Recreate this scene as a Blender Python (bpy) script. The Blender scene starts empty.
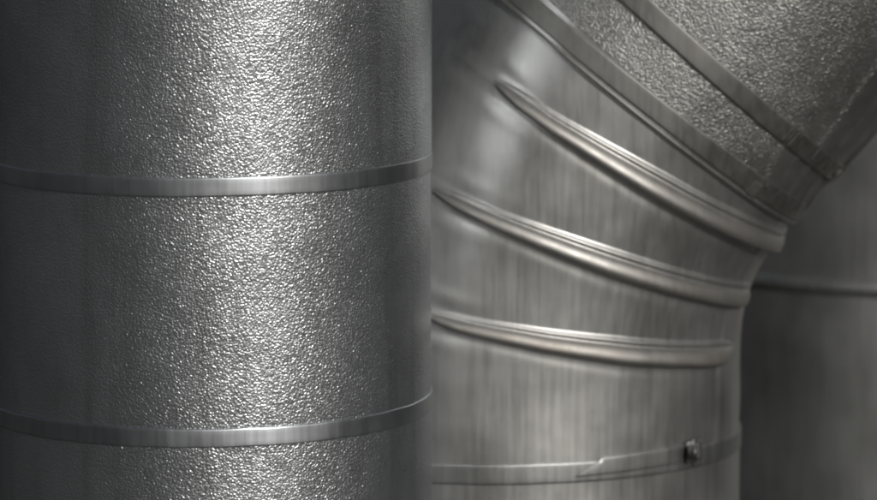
import bpy, math, random
import numpy as np
from mathutils import Vector, noise
random.seed(4)
R_ = math.radians
C = bpy.context.scene.collection
sc = bpy.context.scene

# ------------------------------------------------------------ camera
F = 5000.0                       # focal length in pixels of the 877 wide photograph
TILT = R_(8.3)
cd = bpy.data.cameras.new('camera'); cam = bpy.data.objects.new('camera', cd); C.objects.link(cam)
cam.location = (0, 0, 0); cam.rotation_euler = (R_(90) - TILT, 0, 0)
cd.sensor_width = 36; cd.lens = F / 877 * 36
cd.clip_start = .1; cd.clip_end = 400
cd.dof.use_dof = True; cd.dof.focus_distance = 3.16; cd.dof.aperture_fstop = 7.0
sc.camera = cam
sc.cycles.filter_width = 2.1

# ------------------------------------------------------------ daylight: soft overcast sun from the upper right behind the camera
SUN_AZ, SUN_EL = 31.0, 24.0      # degrees to the right of the camera's back, height
w = bpy.data.worlds.new('World'); sc.world = w; w.use_nodes = True
nt = w.node_tree; nt.nodes.clear()
sky = nt.nodes.new('ShaderNodeTexSky'); sky.sky_type = 'NISHITA'; sky.sun_disc = False
sky.sun_elevation = R_(SUN_EL); sky.sun_rotation = R_(180 - SUN_AZ)
sky.dust_density = 6.0; sky.air_density = 1.0; sky.ozone_density = 1.0
bg = nt.nodes.new('ShaderNodeBackground'); bg.inputs[1].default_value = .05
wo = nt.nodes.new('ShaderNodeOutputWorld')
hs = nt.nodes.new('ShaderNodeHueSaturation'); hs.inputs['Saturation'].default_value = .4   # thin overcast: a greyer sky
nt.links.new(sky.outputs[0], hs.inputs['Color']); nt.links.new(hs.outputs[0], bg.inputs[0]); nt.links.new(bg.outputs[0], wo.inputs[0])
sl = bpy.data.lights.new('sun', 'SUN'); sl.energy = 3.0; sl.angle = R_(8); sl.color = (1, .97, .93)
sun = bpy.data.objects.new('sun', sl); C.objects.link(sun)
az, el = R_(SUN_AZ), R_(SUN_EL)
sdir = Vector((math.sin(az) * math.cos(el), -math.cos(az) * math.cos(el), math.sin(el)))
sun.rotation_euler = sdir.to_track_quat('Z', 'Y').to_euler()
sun.location = sdir * 20
sc.view_settings.view_transform = 'Standard'; sc.view_settings.look = 'None'
sc.view_settings.exposure = -0.65; sc.view_settings.gamma = 1
sc.view_settings.use_curve_mapping = False

# ------------------------------------------------------------ helpers
def P(px, py, Y):
    """world point seen at pixel (px, py) of the photograph on the vertical plane y = Y"""
    a, b = (px - 438.5) / F, (250 - py) / F
    d = Vector((a, math.cos(TILT) + b * math.sin(TILT), -math.sin(TILT) + b * math.cos(TILT)))
    return d * (Y / d.y)
def S(Y): return Y / F / math.cos(TILT)

def obj(name, me, mat, parent=None, smooth=True):
    o = bpy.data.objects.new(name, me); C.objects.link(o)
    if mat: me.materials.append(mat)
    if smooth: me.polygons.foreach_set('use_smooth', [True] * len(me.polygons))
    o.parent = parent
    return o
def thing(name, loc, label, cat, group=None):
    o = bpy.data.objects.new(name, None); C.objects.link(o); o.location = loc
    o['label'] = label; o['category'] = cat
    if group: o['group'] = group
    o.empty_display_size = .05
    return o

def grid_mesh(V, closed=True):
    """V: (nu, nv, 3) array; wraps in v"""
    nu, nv, _ = V.shape
    i, j = np.meshgrid(np.arange(nu - 1), np.arange(nv if closed else nv - 1), indexing='ij')
    j2 = (j + 1) % nv
    f = np.stack([i * nv + j, i * nv + j2, (i + 1) * nv + j2, (i + 1) * nv + j], -1).reshape(-1, 4)
    me = bpy.data.meshes.new('m'); me.vertices.add(nu * nv)
    me.vertices.foreach_set('co', V.reshape(-1).astype(np.float32))
    me.loops.add(f.size); me.loops.foreach_set('vertex_index', f.reshape(-1).astype(np.int32))
    me.polygons.add(len(f)); me.polygons.foreach_set('loop_start', np.arange(0, f.size, 4, dtype=np.int32))
    me.polygons.foreach_set('loop_total', np.full(len(f), 4, dtype=np.int32))
    me.update(calc_edges=True); me.validate()
    return me

def wob(phi, seed, amp, k=3):
    rs = np.random.RandomState(seed); out = np.zeros_like(phi)
    for n in range(1, k + 1):
        out = out + rs.randn() * np.sin(n * phi + rs.rand() * 6.28) / n
    for n in (9, 17, 31):
        out = out + .18 * rs.randn() * np.sin(n * phi + rs.rand() * 6.28)
    return out * amp

def sweep(frame, us, rad, nv=256, lean=None, origin=Vector((0, 0, 0)), phis=None):
    """frame(u) -> centre, axis, e1, e2; rad(u_array, phi_array) -> radius; lean -> shift along the axis"""
    closed = phis is None
    phi = np.linspace(0, 2 * np.pi, nv, endpoint=False) if closed else phis
    U, PH = np.meshgrid(us, phi, indexing='ij')
    r = rad(U, PH); ln = lean(U, PH) if lean is not None else np.zeros_like(r)
    V = np.zeros(U.shape + (3,))
    for k, u in enumerate(us):
        c, a, e1, e2 = [np.array(q) for q in frame(u)]
        V[k] = (c - np.array(origin))[None] + r[k][:, None] * (np.cos(phi)[:, None] * e1 + np.sin(phi)[:, None] * e2) + ln[k][:, None] * a
    return grid_mesh(V, closed)

def band_mesh(frame, u0, width, R, thick, seed, origin, wavy=.0003, phis=None, nv=320, tilt=0, extra=None, cut=0):
    """flat metal strap round a tube, with rounded edges and slightly uneven seating"""
    closed = phis is None
    phi = np.linspace(0, 2 * np.pi, nv, endpoint=False) if closed else phis
    w2 = width / 2
    prof = [(-w2, -.002), (-w2, .35 * thick), (-w2 * .93, .9 * thick), (-w2 * .8, thick), (-.35 * w2, thick * 1.03), (.35 * w2, thick * 1.03),
            (w2 * .8, thick), (w2 * .93, .9 * thick), (w2, .35 * thick), (w2, -.002)]
    lift = np.abs(wob(phi, seed, .00025)); sh = wob(phi, seed + 7, wavy) + tilt * np.cos(phi)
    if extra: R = R + extra(u0, phi)
    c, a, e1, e2 = [np.array(q) for q in frame(u0)]
    V = np.zeros((len(prof), len(phi), 3))
    for k, (sa, h) in enumerate(prof):
        hh = h + (lift if h > 0 else 0 * lift)
        ph0 = phi
        if cut: ph0 = phi + cut * sa / R * smooth((phi - phi[0]) / (phi[-1] - phi[0]) * 6 - 5)
        tw = wob(phi, seed + 11 + (sa > 0), wavy * .35)
        V[k] = (c - np.array(origin))[None] + (R + hh)[:, None] * (np.cos(ph0)[:, None] * e1 + np.sin(ph0)[:, None] * e2) + (sa + sh + tw)[:, None] * a
    return grid_mesh(V, closed)

# ------------------------------------------------------------ materials
def mat(name):
    m = bpy.data.materials.new(name); m.use_nodes = True
    n = m.node_tree.nodes; n.clear()
    b = n.new('ShaderNodeBsdfPrincipled'); o = n.new('ShaderNodeOutputMaterial')
    m.node_tree.links.new(b.outputs[0], o.inputs[0])
    return m, n, m.node_tree.links, b
def mapping(n, l, scale=(1, 1, 1), rot=(0, 0, 0)):
    tc = n.new('ShaderNodeTexCoord'); mp = n.new('ShaderNodeMapping')
    mp.inputs['Scale'].default_value = scale; mp.inputs['Rotation'].default_value = rot
    l.new(tc.outputs['Object'], mp.inputs[0]); return mp
def tex(n, l, mp, scale, detail=2, rough=.5, dist=0):
    t = n.new('ShaderNodeTexNoise'); t.inputs['Scale'].default_value = scale; t.inputs['Detail'].default_value = detail
    t.inputs['Roughness'].default_value = rough; t.inputs['Distortion'].default_value = dist
    l.new(mp.outputs[0], t.inputs['Vector']); return t
def ramp(n, l, src, stops):
    r = n.new('ShaderNodeValToRGB'); e = r.color_ramp.elements
    e[0].position, e[0].color = stops[0][0], (*stops[0][1], 1); e[1].position, e[1].color = stops[-1][0], (*stops[-1][1], 1)
    for p, c in stops[1:-1]:
        x = e.new(p); x.color = (*c, 1)
    l.new(src, r.inputs[0]); return r
def mrange(n, l, src, a, b, lo=.3, hi=.7):
    r = n.new('ShaderNodeMapRange'); r.inputs[1].default_value = lo; r.inputs[2].default_value = hi
    r.inputs[3].default_value = a; r.inputs[4].default_value = b; l.new(src, r.inputs[0]); return r

def stucco(name, base=(.56, .57, .57), rough=(.27, .33), height=.000155, scale=820, tone=.84, metal=1.0):
    m, n, l, b = mat(name)
    mp = mapping(n, l)
    d = tex(n, l, mp, 9, 4, .6)                                    # broad weathering
    lo = tuple(c * tone for c in base)
    mps = mapping(n, l, (1, 1, .08)); ds = tex(n, l, mps, 55, 4, .6)
    mul = n.new('ShaderNodeMix'); mul.data_type = 'RGBA'; mul.blend_type = 'MULTIPLY'; mul.inputs['Factor'].default_value = 1
    l.new(ramp(n, l, d.outputs[0], [(.3, lo), (.55, base), (.75, tuple(min(1, c * 1.08) for c in base))]).outputs[0], mul.inputs[6])
    l.new(ramp(n, l, ds.outputs[0], [(.32, (.84, .84, .83)), (.5, (1, 1, 1))]).outputs[0], mul.inputs[7])
    l.new(mul.outputs[2], b.inputs['Base Color'])
    b.inputs['Metallic'].default_value = metal; b.inputs['Specular Tint'].default_value = (.55, .56, .57, 1)
    e = tex(n, l, mp, 60, 3, .6)
    l.new(mrange(n, l, e.outputs[0], rough[0], rough[1]).outputs[0], b.inputs['Roughness'])
    # wormy embossed lumps: two band-limited noises, the second folded into ridges
    a1 = tex(n, l, mp, scale, 0.6, .5, .25)
    a2 = tex(n, l, mp, scale * .62, 0, .5, .5)
    ab = n.new('ShaderNodeMath'); ab.operation = 'SUBTRACT'; l.new(a2.outputs[0], ab.inputs[0]); ab.inputs[1].default_value = .5
    ab2 = n.new('ShaderNodeMath'); ab2.operation = 'ABSOLUTE'; l.new(ab.outputs[0], ab2.inputs[0])
    mx = n.new('ShaderNodeMath'); mx.operation = 'MULTIPLY_ADD'; l.new(ab2.outputs[0], mx.inputs[0]); mx.inputs[1].default_value = 1.1
    sm = mrange(n, l, a1.outputs[0], 0, 1, .3, .7); sm.interpolation_type = 'SMOOTHSTEP'
    l.new(sm.outputs[0], mx.inputs[2])
    bm = n.new('ShaderNodeBump'); bm.inputs['Strength'].default_value = 1; bm.inputs['Distance'].default_value = height
    l.new(mx.outputs[0], bm.inputs['Height'])
    fa = n.new('ShaderNodeAttribute'); fa.attribute_name = 'flat'          # where the sheet was rolled flat and crimped
    inv = n.new('ShaderNodeMath'); inv.operation = 'SUBTRACT'; inv.inputs[0].default_value = 1; l.new(fa.outputs['Fac'], inv.inputs[1]); l.new(inv.outputs[0], bm.inputs['Strength'])
    g = tex(n, l, mp, 14, 2, .5)                                   # the sheet itself is never quite true
    b2 = n.new('ShaderNodeBump'); b2.inputs['Strength'].default_value = 1; b2.inputs['Distance'].default_value = .0017
    l.new(g.outputs[0], b2.inputs['Height']); l.new(bm.outputs[0], b2.inputs['Normal'])
    l.new(b2.outputs[0], b.inputs['Normal'])
    return m

def sheet(name, base, rough, streak=1.0, rot=(0, 0, 0), warm=(.56, .535, .50), dent=.0011, aniso=0, arot=0, metal=1.0, pleat=False):
    """smooth aluminium sheet with run-down streaks, dull patches and slight dents"""
    m, n, l, b = mat(name)
    mp = mapping(n, l, (1, 1, .06), rot); mp0 = mapping(n, l)
    s1 = tex(n, l, mp, 240, 4, .6); s2 = tex(n, l, mp, 26, 2, .5); bl = tex(n, l, mp0, 16, 4, .6)
    b.inputs['Anisotropic'].default_value = aniso
    if aniso:
        tg = n.new('ShaderNodeTangent'); tg.direction_type = 'RADIAL'; tg.axis = 'Z'; l.new(tg.outputs[0], b.inputs['Tangent'])
        b.inputs['Anisotropic Rotation'].default_value = arot
    r1 = ramp(n, l, s1.outputs[0], [(.3, tuple(c * (1 - .32 * streak) for c in base)), (.52, base), (.72, tuple(min(1, c * (1 + .14 * streak)) for c in base))])
    mix = n.new('ShaderNodeMix'); mix.data_type = 'RGBA'; mix.blend_type = 'MIX'
    f = mrange(n, l, s2.outputs[0], 0, .45 * streak, .45, .75); l.new(f.outputs[0], mix.inputs['Factor'])
    l.new(r1.outputs[0], mix.inputs[6]); mix.inputs[7].default_value = (*warm, 1)
    mix2 = n.new('ShaderNodeMix'); mix2.data_type = 'RGBA'; mix2.blend_type = 'MULTIPLY'; mix2.inputs['Factor'].default_value = 1
    l.new(mix.outputs[2], mix2.inputs[6])
    l.new(ramp(n, l, bl.outputs[0], [(.3, (.90, .90, .89)), (.6, (1, 1, 1))]).outputs[0], mix2.inputs[7])
    if pleat:                                                       # grime and dulled metal on the raised pleats
        at = n.new('ShaderNodeAttribute'); at.attribute_name = 'pleat'
        mn = n.new('ShaderNodeMath'); mn.operation = 'MULTIPLY'; l.new(at.outputs['Fac'], mn.inputs[0])
        l.new(mrange(n, l, bl.outputs[0], .3, .95).outputs[0], mn.inputs[1])
        mn.use_clamp = True
        m3 = n.new('ShaderNodeMix'); m3.data_type = 'RGBA'; l.new(mn.outputs[0], m3.inputs['Factor'])
        l.new(mix2.outputs[2], m3.inputs[6]); m3.inputs[7].default_value = (.34, .32, .295, 1)
        l.new(m3.outputs[2], b.inputs['Base Color'])
    else: l.new(mix2.outputs[2], b.inputs['Base Color'])
    b.inputs['Metallic'].default_value = metal; b.inputs['Specular Tint'].default_value = (.6, .6, .6, 1)
    add = n.new('ShaderNodeMath'); add.operation = 'ADD'
    l.new(mrange(n, l, s1.outputs[0], rough[0], rough[1]).outputs[0], add.inputs[0])
    l.new(mrange(n, l, bl.outputs[0], -.05, .07).outputs[0], add.inputs[1])
    if pleat:
        ad2 = n.new('ShaderNodeMath'); ad2.operation = 'MULTIPLY_ADD'; l.new(at.outputs['Fac'], ad2.inputs[0]); ad2.inputs[1].default_value = .13
        l.new(add.outputs[0], ad2.inputs[2]); l.new(ad2.outputs[0], b.inputs['Roughness'])
    else: l.new(add.outputs[0], b.inputs['Roughness'])
    g = tex(n, l, mp0, 22, 2, .5); g2 = tex(n, l, mp, 240, 2, .6)
    b1 = n.new('ShaderNodeBump'); b1.inputs['Strength'].default_value = 1; b1.inputs['Distance'].default_value = dent
    l.new(g.outputs[0], b1.inputs['Height'])
    b2 = n.new('ShaderNodeBump'); b2.inputs['Strength'].default_value = 1; b2.inputs['Distance'].default_value = .00006
    l.new(g2.outputs[0], b2.inputs['Height']); l.new(b1.outputs[0], b2.inputs['Normal']); l.new(b2.outputs[0], b.inputs['Normal'])
    return m

M_left = stucco('embossed_aluminium', (.56, .59, .62), metal=.96)
M_up = stucco('embossed_aluminium_weathered', (.41, .415, .405), (.40, .50), .00028, 760, .82, .97)
M_elbow = sheet('bare_aluminium_sheet', (.53, .535, .53), (.36, .43), .26, metal=.95, dent=.0006, warm=(.48, .47, .45), pleat=True)
M_back = sheet('dull_aluminium_sheet', (.38, .39, .39), (.5, .56), .04, dent=.0004)
M_band = sheet('steel_strap', (.50, .53, .56), (.34, .42), .25, warm=(.47, .48, .48), dent=.0003, aniso=.35, arot=.25)
M_seal = sheet('dirty_steel_seal', (.16, .16, .16), (.5, .6), .5, warm=(.2, .19, .18))
M_strap_mid = sheet('worn_strap', (.41, .42, .42), (.42, .5), .4, warm=(.40, .40, .38))
M_band2 = sheet('dull_steel_strap', (.28, .28, .27), (.5, .6), .6, warm=(.36, .34, .31), dent=.0006)
M_core = mat('dark_inner_pipe')[0]
M_core.node_tree.nodes['Principled BSDF'].inputs['Base Color'].default_value = (.03, .03, .03, 1)

# ------------------------------------------------------------ setting
GZ = -1.5
def ground_material():
    m, n, l, b = mat('dark_concrete'); mp = mapping(n, l)
    t = tex(n, l, mp, 3, 8, .65)
    l.new(ramp(n, l, t.outputs[0], [(.3, (.05, .05, .048)), (.7, (.085, .084, .08))]).outputs[0], b.inputs['Base Color'])
    b.inputs['Roughness'].default_value = .85
    t2 = tex(n, l, mp, 120, 4, .7); bp = n.new('ShaderNodeBump'); bp.inputs['Strength'].default_value = .5; bp.inputs['Distance'].default_value = .003
    l.new(t2.outputs[0], bp.inputs['Height']); l.new(bp.outputs[0], b.inputs['Normal'])
    return m
M_ground = ground_material()
me = bpy.data.meshes.new('g'); G = 150
me.from_pydata([(-G, -G, GZ), (G, -G, GZ), (G, G, GZ), (-G, G, GZ)], [], [(0, 1, 2, 3)])
gr = obj('ground', me, M_ground, smooth=False); gr['kind'] = 'structure'

# ------------------------------------------------------------ left pipe
def straight(cx, Y, z0):
    base = Vector((cx, Y, z0))
    def fr(u): return (base + Vector((0, 0, u)), Vector((0, 0, 1)), Vector((1, 0, 0)), Vector((0, -1, 0)))
    return fr
YL = 3.25; RL = 225 * S(YL)
pl = P(205, 187, YL); xl = pl.x
LB = Vector((xl, YL, GZ))
left = thing('insulated_pipe', LB, 'thick foreground pipe in bright pebbled aluminium with two narrow grey straps', 'pipe')
fl = straight(xl, YL, 0)
def zrow(py_front, Y, Rr):
    """height of a ring whose nearest point is seen at row py_front"""
    return P(438.5, py_front, Y - Rr).z
zb = [zrow(187.5, YL, RL), zrow(438.5, YL, RL)]
pitch = zb[0] - zb[1]
levels = [zb[0] + pitch * k for k in (2, 1, 0, -1, -2)]
edges = [levels[0] + pitch] + levels + [GZ + .01]
def sheet_section(name, fr, za, zb_, R, m, parent, origin, nv=256, lip=.0012, extra=None, step=.012):
    """one jacket sheet, its lower edge turned in so that it has thickness"""
    n = max(2, int(abs(zb_ - za) / step)); us = np.linspace(za, zb_, n)
    us = np.concatenate([[za, za], us[:1] + .0005, us[1:-1], us[-1:] - .0005, [zb_, zb_]])
    def rad(U, PH):
        r = R + wob(PH, 3, .0002) + (extra(U, PH) if extra else 0)
        r[0] -= .004; r[-1] -= .004
        return r
    return obj(name, sweep(fr, us, rad, nv, origin=origin), m, parent)
for k in range(len(edges) - 1):
    top, bot = edges[k], edges[k + 1]
    sheet_section('cladding', fl, bot - (.004 if k < len(edges) - 2 else 0), top - .0, RL + (.0006 if k % 2 == 0 else 0), M_left, left, LB)
for k, z in enumerate(levels):
    obj('strap', band_mesh(fl, z, 18.5 * S(YL), RL + .0005, .0007, 20 + k, LB), M_band, left)

# ------------------------------------------------------------ middle pipe with the pleated elbow
YM = 3.48; s = S(YM)
RM = 227 * s; RB = 559 * s
c0 = P(1047, 422, YM); XC, ZC = c0.x, c0.z
TH_END = R_(42)
def fm(u):
    """u: length along the axis, zero where the bend starts"""
    if u <= 0: return (Vector((XC - RB, YM, ZC + u)), Vector((0, 0, 1)), Vector((1, 0, 0)), Vector((0, -1, 0)))
    t = min(u / RB, TH_END); a = Vector((math.sin(t), 0, math.cos(t))); e1 = Vector((math.cos(t), 0, -math.sin(t)))
    c = Vector((XC, YM, ZC)) - RB * Vector((math.cos(t), 0, -math.sin(t)))
    return (c + a * max(0, u - RB * TH_END), a, e1, Vector((0, -1, 0)))
MB_ = Vector((XC - RB, YM, GZ))
mid = thing('elbow_pipe', MB_, 'middle pipe bending to the upper right, smooth elbow with three raised pleats', 'pipe')

pleats = [(R_(12.5), 111, 11.5, 1, 15), (R_(22.6), 119, 11.5, 2, 9), (R_(32.9), 118, 13.5, 3, -30)]   # angle, where it dies out, height px, seed
def smooth(x): x = np.clip(x, 0, 1); return x * x * (3 - 2 * x)
def pleat_terms(U, PH):
    th = U / RB
    ph = np.degrees(np.abs((PH + np.pi) % (2 * np.pi) - np.pi))
    rho = RB - RM * np.cos(PH)
    r = np.zeros_like(U); ln = np.zeros_like(U)
    for t, tip, h, seed, inner in pleats:
        A = .3 * np.clip((tip - ph) / 8, 0, 1) ** .7 + .7 * np.clip((tip - ph) / 50, 0, 1) ** .8 * (1 - .15 * np.clip((tip - ph) / 60, 0, 1))
        A = A * smooth((ph - inner) / 13)
        wid = s * (3.0 + 8.6 * A)
        q = (th - t) * rho + s * wob(PH, seed * 5, .7) - s * 4 * (1 - A) - s * (13 if seed == 1 else 10) * np.clip((np.cos(PH) + .2) / 1.2, 0, 1)
        x = q / wid
        roll = np.sqrt(np.clip(1 - ((x + .12) / np.where(x < -.12, .74, .92)) ** 2, 0, 1))
        roll = roll * smooth(roll * 1.6)
        shoulder = .22 * smooth((1.55 - x) / .4) * smooth((x + .3) / .5)
        body = np.log(np.exp(6 * roll) + np.exp(6 * shoulder) - 1) / 6
        fine = .06 * np.exp(-((x - 1.15) / .14) ** 2) * smooth((105 - ph) / 25)
        A = A * (1 - .4 * smooth((35 - ph) / 35))
        amp = h * s * A * (1 + .02 * np.sin(PH * 13 + seed) + .012 * np.sin(PH * 41))
        r += amp * (body + fine)
        ln += -amp * .3 * body
        # sheet pulled in just below each pleat, and the crease that runs out beyond the tip
        r += -.05 * amp * np.exp(-((x + 1.5) / .5) ** 2)
        run = np.exp(-((ph - tip - 1) / 13) ** 2)
        r += 1.1 * s * run * (np.exp(-(q / (4 * s)) ** 2) - .5 * np.exp(-((q - 12 * s) / (5 * s)) ** 2) + .55 * np.exp(-((q - 24 * s) / (7 * s)) ** 2) - .7 * np.exp(-((q + 12 * s) / (5 * s)) ** 2) + .5 * np.exp(-((q + 24 * s) / (7 * s)) ** 2))
    return r, ln
def inner_bulge(U, PH):
    th = np.asarray(U) / RB
    return 22 * s * (1 - smooth((th - R_(2)) / R_(28))) * np.clip(np.cos(PH), 0, 1) ** 3
TH_LIP = R_(38.4)
z_strap = zrow(475, YM, RM) - ZC          # the strap below the elbow
us = np.concatenate([np.linspace(z_strap - 3 * s, 0, 18), np.linspace(0, RB * (TH_LIP + .012), 520)[1:]])
def rad_e(U, PH):
    r, _ = pleat_terms(U, PH)
    r = r + RM + .0004 * np.sin(2 * PH + 30 * U) + wob(PH, 5, .0003) + inner_bulge(U, PH)
    # lock seam standing slightly proud on the inside of the bend
    ph = np.degrees(PH)
    step = smooth((ph - 14.5) / 1.5) * smooth((26.5 - ph) / 1.2)
    return r + step * 1.7 * s
el = obj('elbow', sweep(fm, us, rad_e, 420, lean=lambda U, PH: pleat_terms(U, PH)[1], origin=MB_), M_elbow, mid)
Ug, Pg = np.meshgrid(us, np.linspace(0, 2 * np.pi, 420, endpoint=False), indexing='ij')
at_ = el.data.attributes.new('pleat', 'FLOAT', 'POINT')
at_.data.foreach_set('value', np.clip(pleat_terms(Ug, Pg)[0] / (6 * s), 0, 1).reshape(-1).astype(np.float32))

# jacket below the elbow
sheet_section('lower_cladding', fm, GZ - ZC + .01, z_strap + 2 * s, RM + .0004, M_elbow, mid, MB_, extra=inner_bulge)
# strap under the elbow: two ends lapping, seal and folded tail
RSB = RM + .0010
def buckle(fr, u, phi, R, parent, origin, sc_=1.0, flip=1, m=None, low=1.0, wings=True):
    """crimped seal: a small folded plate with two nicks, two wings and the bent tail of the strap"""
    c, a, e1, e2 = fr(u)
    nrm = (e1 * math.cos(phi) + e2 * math.sin(phi)); tan = (-e1 * math.sin(phi) + e2 * math.cos(phi)) * flip
    o = Vector(origin)
    def pt(x, y, z): return tuple(c - o + nrm * (R + z * s * sc_ * low) + tan * (x * s * sc_) + a * (y * s * sc_))
    m = m or M_band
    vs, fs = [], []
    prof = [(-14, .5), (-11, 3.2), (-7, 2.4), (-4, 4.6), (-1, 2.2), (2, 4.8), (6, 2.6), (9, 3.6), (13, .5)]
    hw = [8, 11, 9, 12, 10, 12, 9.5, 11, 8]
    for (x, z), h in zip(prof, hw):
        b = len(vs)
        vs += [pt(x, -h, -1), pt(x, -h, z * .6), pt(x, -h * .7, z), pt(x, h * .7, z), pt(x, h, z * .6), pt(x, h, -1)]
        if b: fs += [(b - 6 + q, b - 5 + q, b + 1 + q, b + q) for q in range(5)]
    m_ = bpy.data.meshes.new('b'); m_.from_pydata(vs, [], fs); m_.update()
    o1 = obj('seal', m_, m, parent, smooth=False)
    if not wings: return o1
    def loft(pts, wid, th):
        vs, fs = [], []
        for k, (x, y, z) in enumerate(pts):
            b = len(vs); vs += [pt(x, y - wid, z), pt(x, y + wid, z), pt(x + th * .4, y + wid, z + th), pt(x + th * .4, y - wid, z + th)]
            if k: fs += [(b - 4 + q, b - 4 + (q + 1) % 4, b + (q + 1) % 4, b + q) for q in range(4)]
        fs += [(0, 1, 2, 3), tuple(len(vs) - 4 + q for q in range(4))]
        mm = bpy.data.meshes.new('w'); mm.from_pydata(vs, [], fs); mm.update(); return mm
    obj('wing', loft([(-2, 9, 1), (-1.5, 11.5, 5), (1, 12, 8), (5, 11, 8.5)], 1.8, 1.2), m, o1)
    obj('wing', loft([(-2, -9, 1), (-1.5, -11.5, 4.5), (1, -12, 7), (5, -10.5, 7.5)], 1.8, 1.2), m, o1)
    obj('strap_end', loft([(10, 0, 1), (15, .5, 4), (19, 1, 9), (20, 1.5, 13), (17, 2, 16)], 6.5, 1.0), m, o1)
    return o1
strap_o = obj('strap', band_mesh(fm, z_strap, 20 * s, RSB, .0006, 51, MB_, extra=inner_bulge), M_strap_mid, mid)
ph_b = math.acos((686 - 502) / 227)                    # where the seal sits on the near right side
lap = np.linspace(ph_b + .05, math.acos((592 - 502) / 227), 60)
def fm_lap(u):
    c, a, e1, e2 = fm(u); return (c, (a + e1 * 0).normalized(), e1, e2)
obj('strap_lap', band_mesh(fm_lap, z_strap + 1 * s, 17 * s, RSB + .0006, .0005, 61, MB_, phis=lap, extra=inner_bulge, cut=-1.7, tilt=7 * s), M_strap_mid, strap_o)
buckle(fm, z_strap + 8 * s, ph_b, RSB + float(inner_bulge(z_strap, ph_b)) + .0012, strap_o, MB_, 1.0, m=M_seal)

# upper jacket: hem at the elbow, smooth strap, embossed sheets
uL = RB * TH_LIP
def ridge_field(lines):
    def f(U, PH):
        r = np.zeros_like(U)
        for ph0, skew, h, wd, stepd in lines:
            d = (PH - R_(ph0)) - skew * (U - uL) / RM
            d = (d + np.pi) % (2 * np.pi) - np.pi
            r += h * s * np.exp(-(d * RM / (wd * s)) ** 2)
            r += stepd * s * smooth(d * RM / (1.5 * s) + .5) * smooth((R_(25) - d) / R_(12))
        return r
    return f
u_hem0, u_s2 = uL, uL + 83 * s
def sec(name, ua, ub, R, m, lines=(), nv=420, step=.004, flat=None):
    n = max(3, int((ub - ua) / step)); us = np.linspace(ua, ub, n); us = np.concatenate([[ua, ua], us[:1] + .0005, us[1:-1], us[-1:] - .0005, [ub, ub]])
    f = ridge_field(lines)
    def rad(U, PH):
        r = R + f(U, PH) + wob(PH, 8, .0003); r[0] -= .003; r[-1] -= .003; return r
    o = obj(name, sweep(fm, us, rad, nv, origin=MB_), m, mid)
    if flat:
        Ug, Pg = np.meshgrid(us, np.linspace(0, 2 * np.pi, nv, endpoint=False), indexing='ij')
        d = R_(flat[0]) + flat[1] * (Ug - uL) / RM - np.where(Pg > np.pi, Pg - 2 * np.pi, Pg)
        a_ = o.data.attributes.new('flat', 'FLOAT', 'POINT')
        a_.data.foreach_set('value', (.85 * smooth(d / R_(2))).reshape(-1).astype(np.float32))
    return o
# rolled hem
th = np.linspace(0, 2 * np.pi, 13)
def hem_mesh(u0, R, rr, seed):
    phi = np.linspace(0, 2 * np.pi, 300, endpoint=False); c, a, e1, e2 = [np.array(q) for q in fm(u0)]
    V = np.zeros((13, 300, 3))
    for k, t in enumerate(th):
        r = R + rr * (.6 + math.cos(t)) ; sh = rr * 1.25 * math.sin(t) + wob(phi, seed, .0003)
        V[k] = (c - np.array(MB_))[None] + r * (np.cos(phi)[:, None] * e1 + np.sin(phi)[:, None] * e2) + sh[:, None] * a
    return grid_mesh(V)
collar = sec('collar', uL, uL + 34 * s, RM + .0020, M_elbow)
obj('hem', hem_mesh(uL + 3 * s, RM + .0020, 1.3 * s, 71), M_band2, collar)
sA = sec('embossed_cladding', uL + 28 * s, u_s2 + 2 * s, RM + .0022, M_up,
         [(41, .5, 4.0, 2.0, 0), (34, .5, 3.0, 1.8, 0), (28, .45, 3.4, 2.0, 0), (21, .45, 3.0, 2.0, 0), (13, .4, 3.0, 2.5, 0)], flat=(40, .5))
sB = sec('embossed_cladding', u_s2 - 4 * s, u_s2 + 420 * s, RM + .0032, M_up,
         [(34, .22, 3.0, 2.5, 0), (25, .2, 2.4, 3, 0), (15, .1, 3.0, 3, 0)], step=.008, flat=(33, .22))
st1 = obj('strap', band_mesh(fm, uL + 17.5 * s, 20 * s, RM + .0027, .0005, 81, MB_, tilt=5 * s), M_band2, mid)
st2 = obj('strap', band_mesh(fm, u_s2, 20 * s, RM + .0037, .0006, 91, MB_), M_band2, mid)
buckle(fm, uL + 17 * s, R_(47), RM + .0032, st1, MB_, .7, m=M_band2, low=.3, wings=False)
buckle(fm, u_s2, R_(50), RM + .0041, st2, MB_, .8, m=M_band2, low=.3, wings=False)
buckle(fm, u_s2, R_(24), RM + .0042, st2, MB_, .7, -1, m=M_band2, low=.3)
obj('strap', band_mesh(fm, u_s2 + 190 * s, 20 * s, RM + .0037, .0008, 95, MB_), M_band2, mid)

# ------------------------------------------------------------ right pipe, behind
YR = 3.90; sr = S(YR); RR = 250 * sr; xr = P(915, 285, YR).x
RBs = Vector((xr, YR, GZ))
right = thing('background_pipe', RBs, 'dark smooth pipe at right edge behind the elbow with one raised ring', 'pipe')
fr_ = straight(xr, YR, 0)
zj = zrow(290, YR, RR)
sheet_section('cladding', fr_, GZ + .01, zj - 3 * sr, RR, M_back, right, RBs)
sheet_section('cladding', fr_, zj - 6 * sr, zj + 1.0, RR + .0012, M_back, right, RBs)
def ring_bead(fr, z, R, rr, wd, origin):
    us = z + np.linspace(-1, 1, 15) * wd
    return sweep(fr, us, lambda U, PH: R - .001 + rr * np.cos((U - z) / wd * np.pi / 2) ** 1.0 + wob(PH, 33, .0003), 256, origin=origin)
obj('ring', ring_bead(fr_, zj, RR + .001, 5 * sr, 9 * sr, RBs), M_back, right)
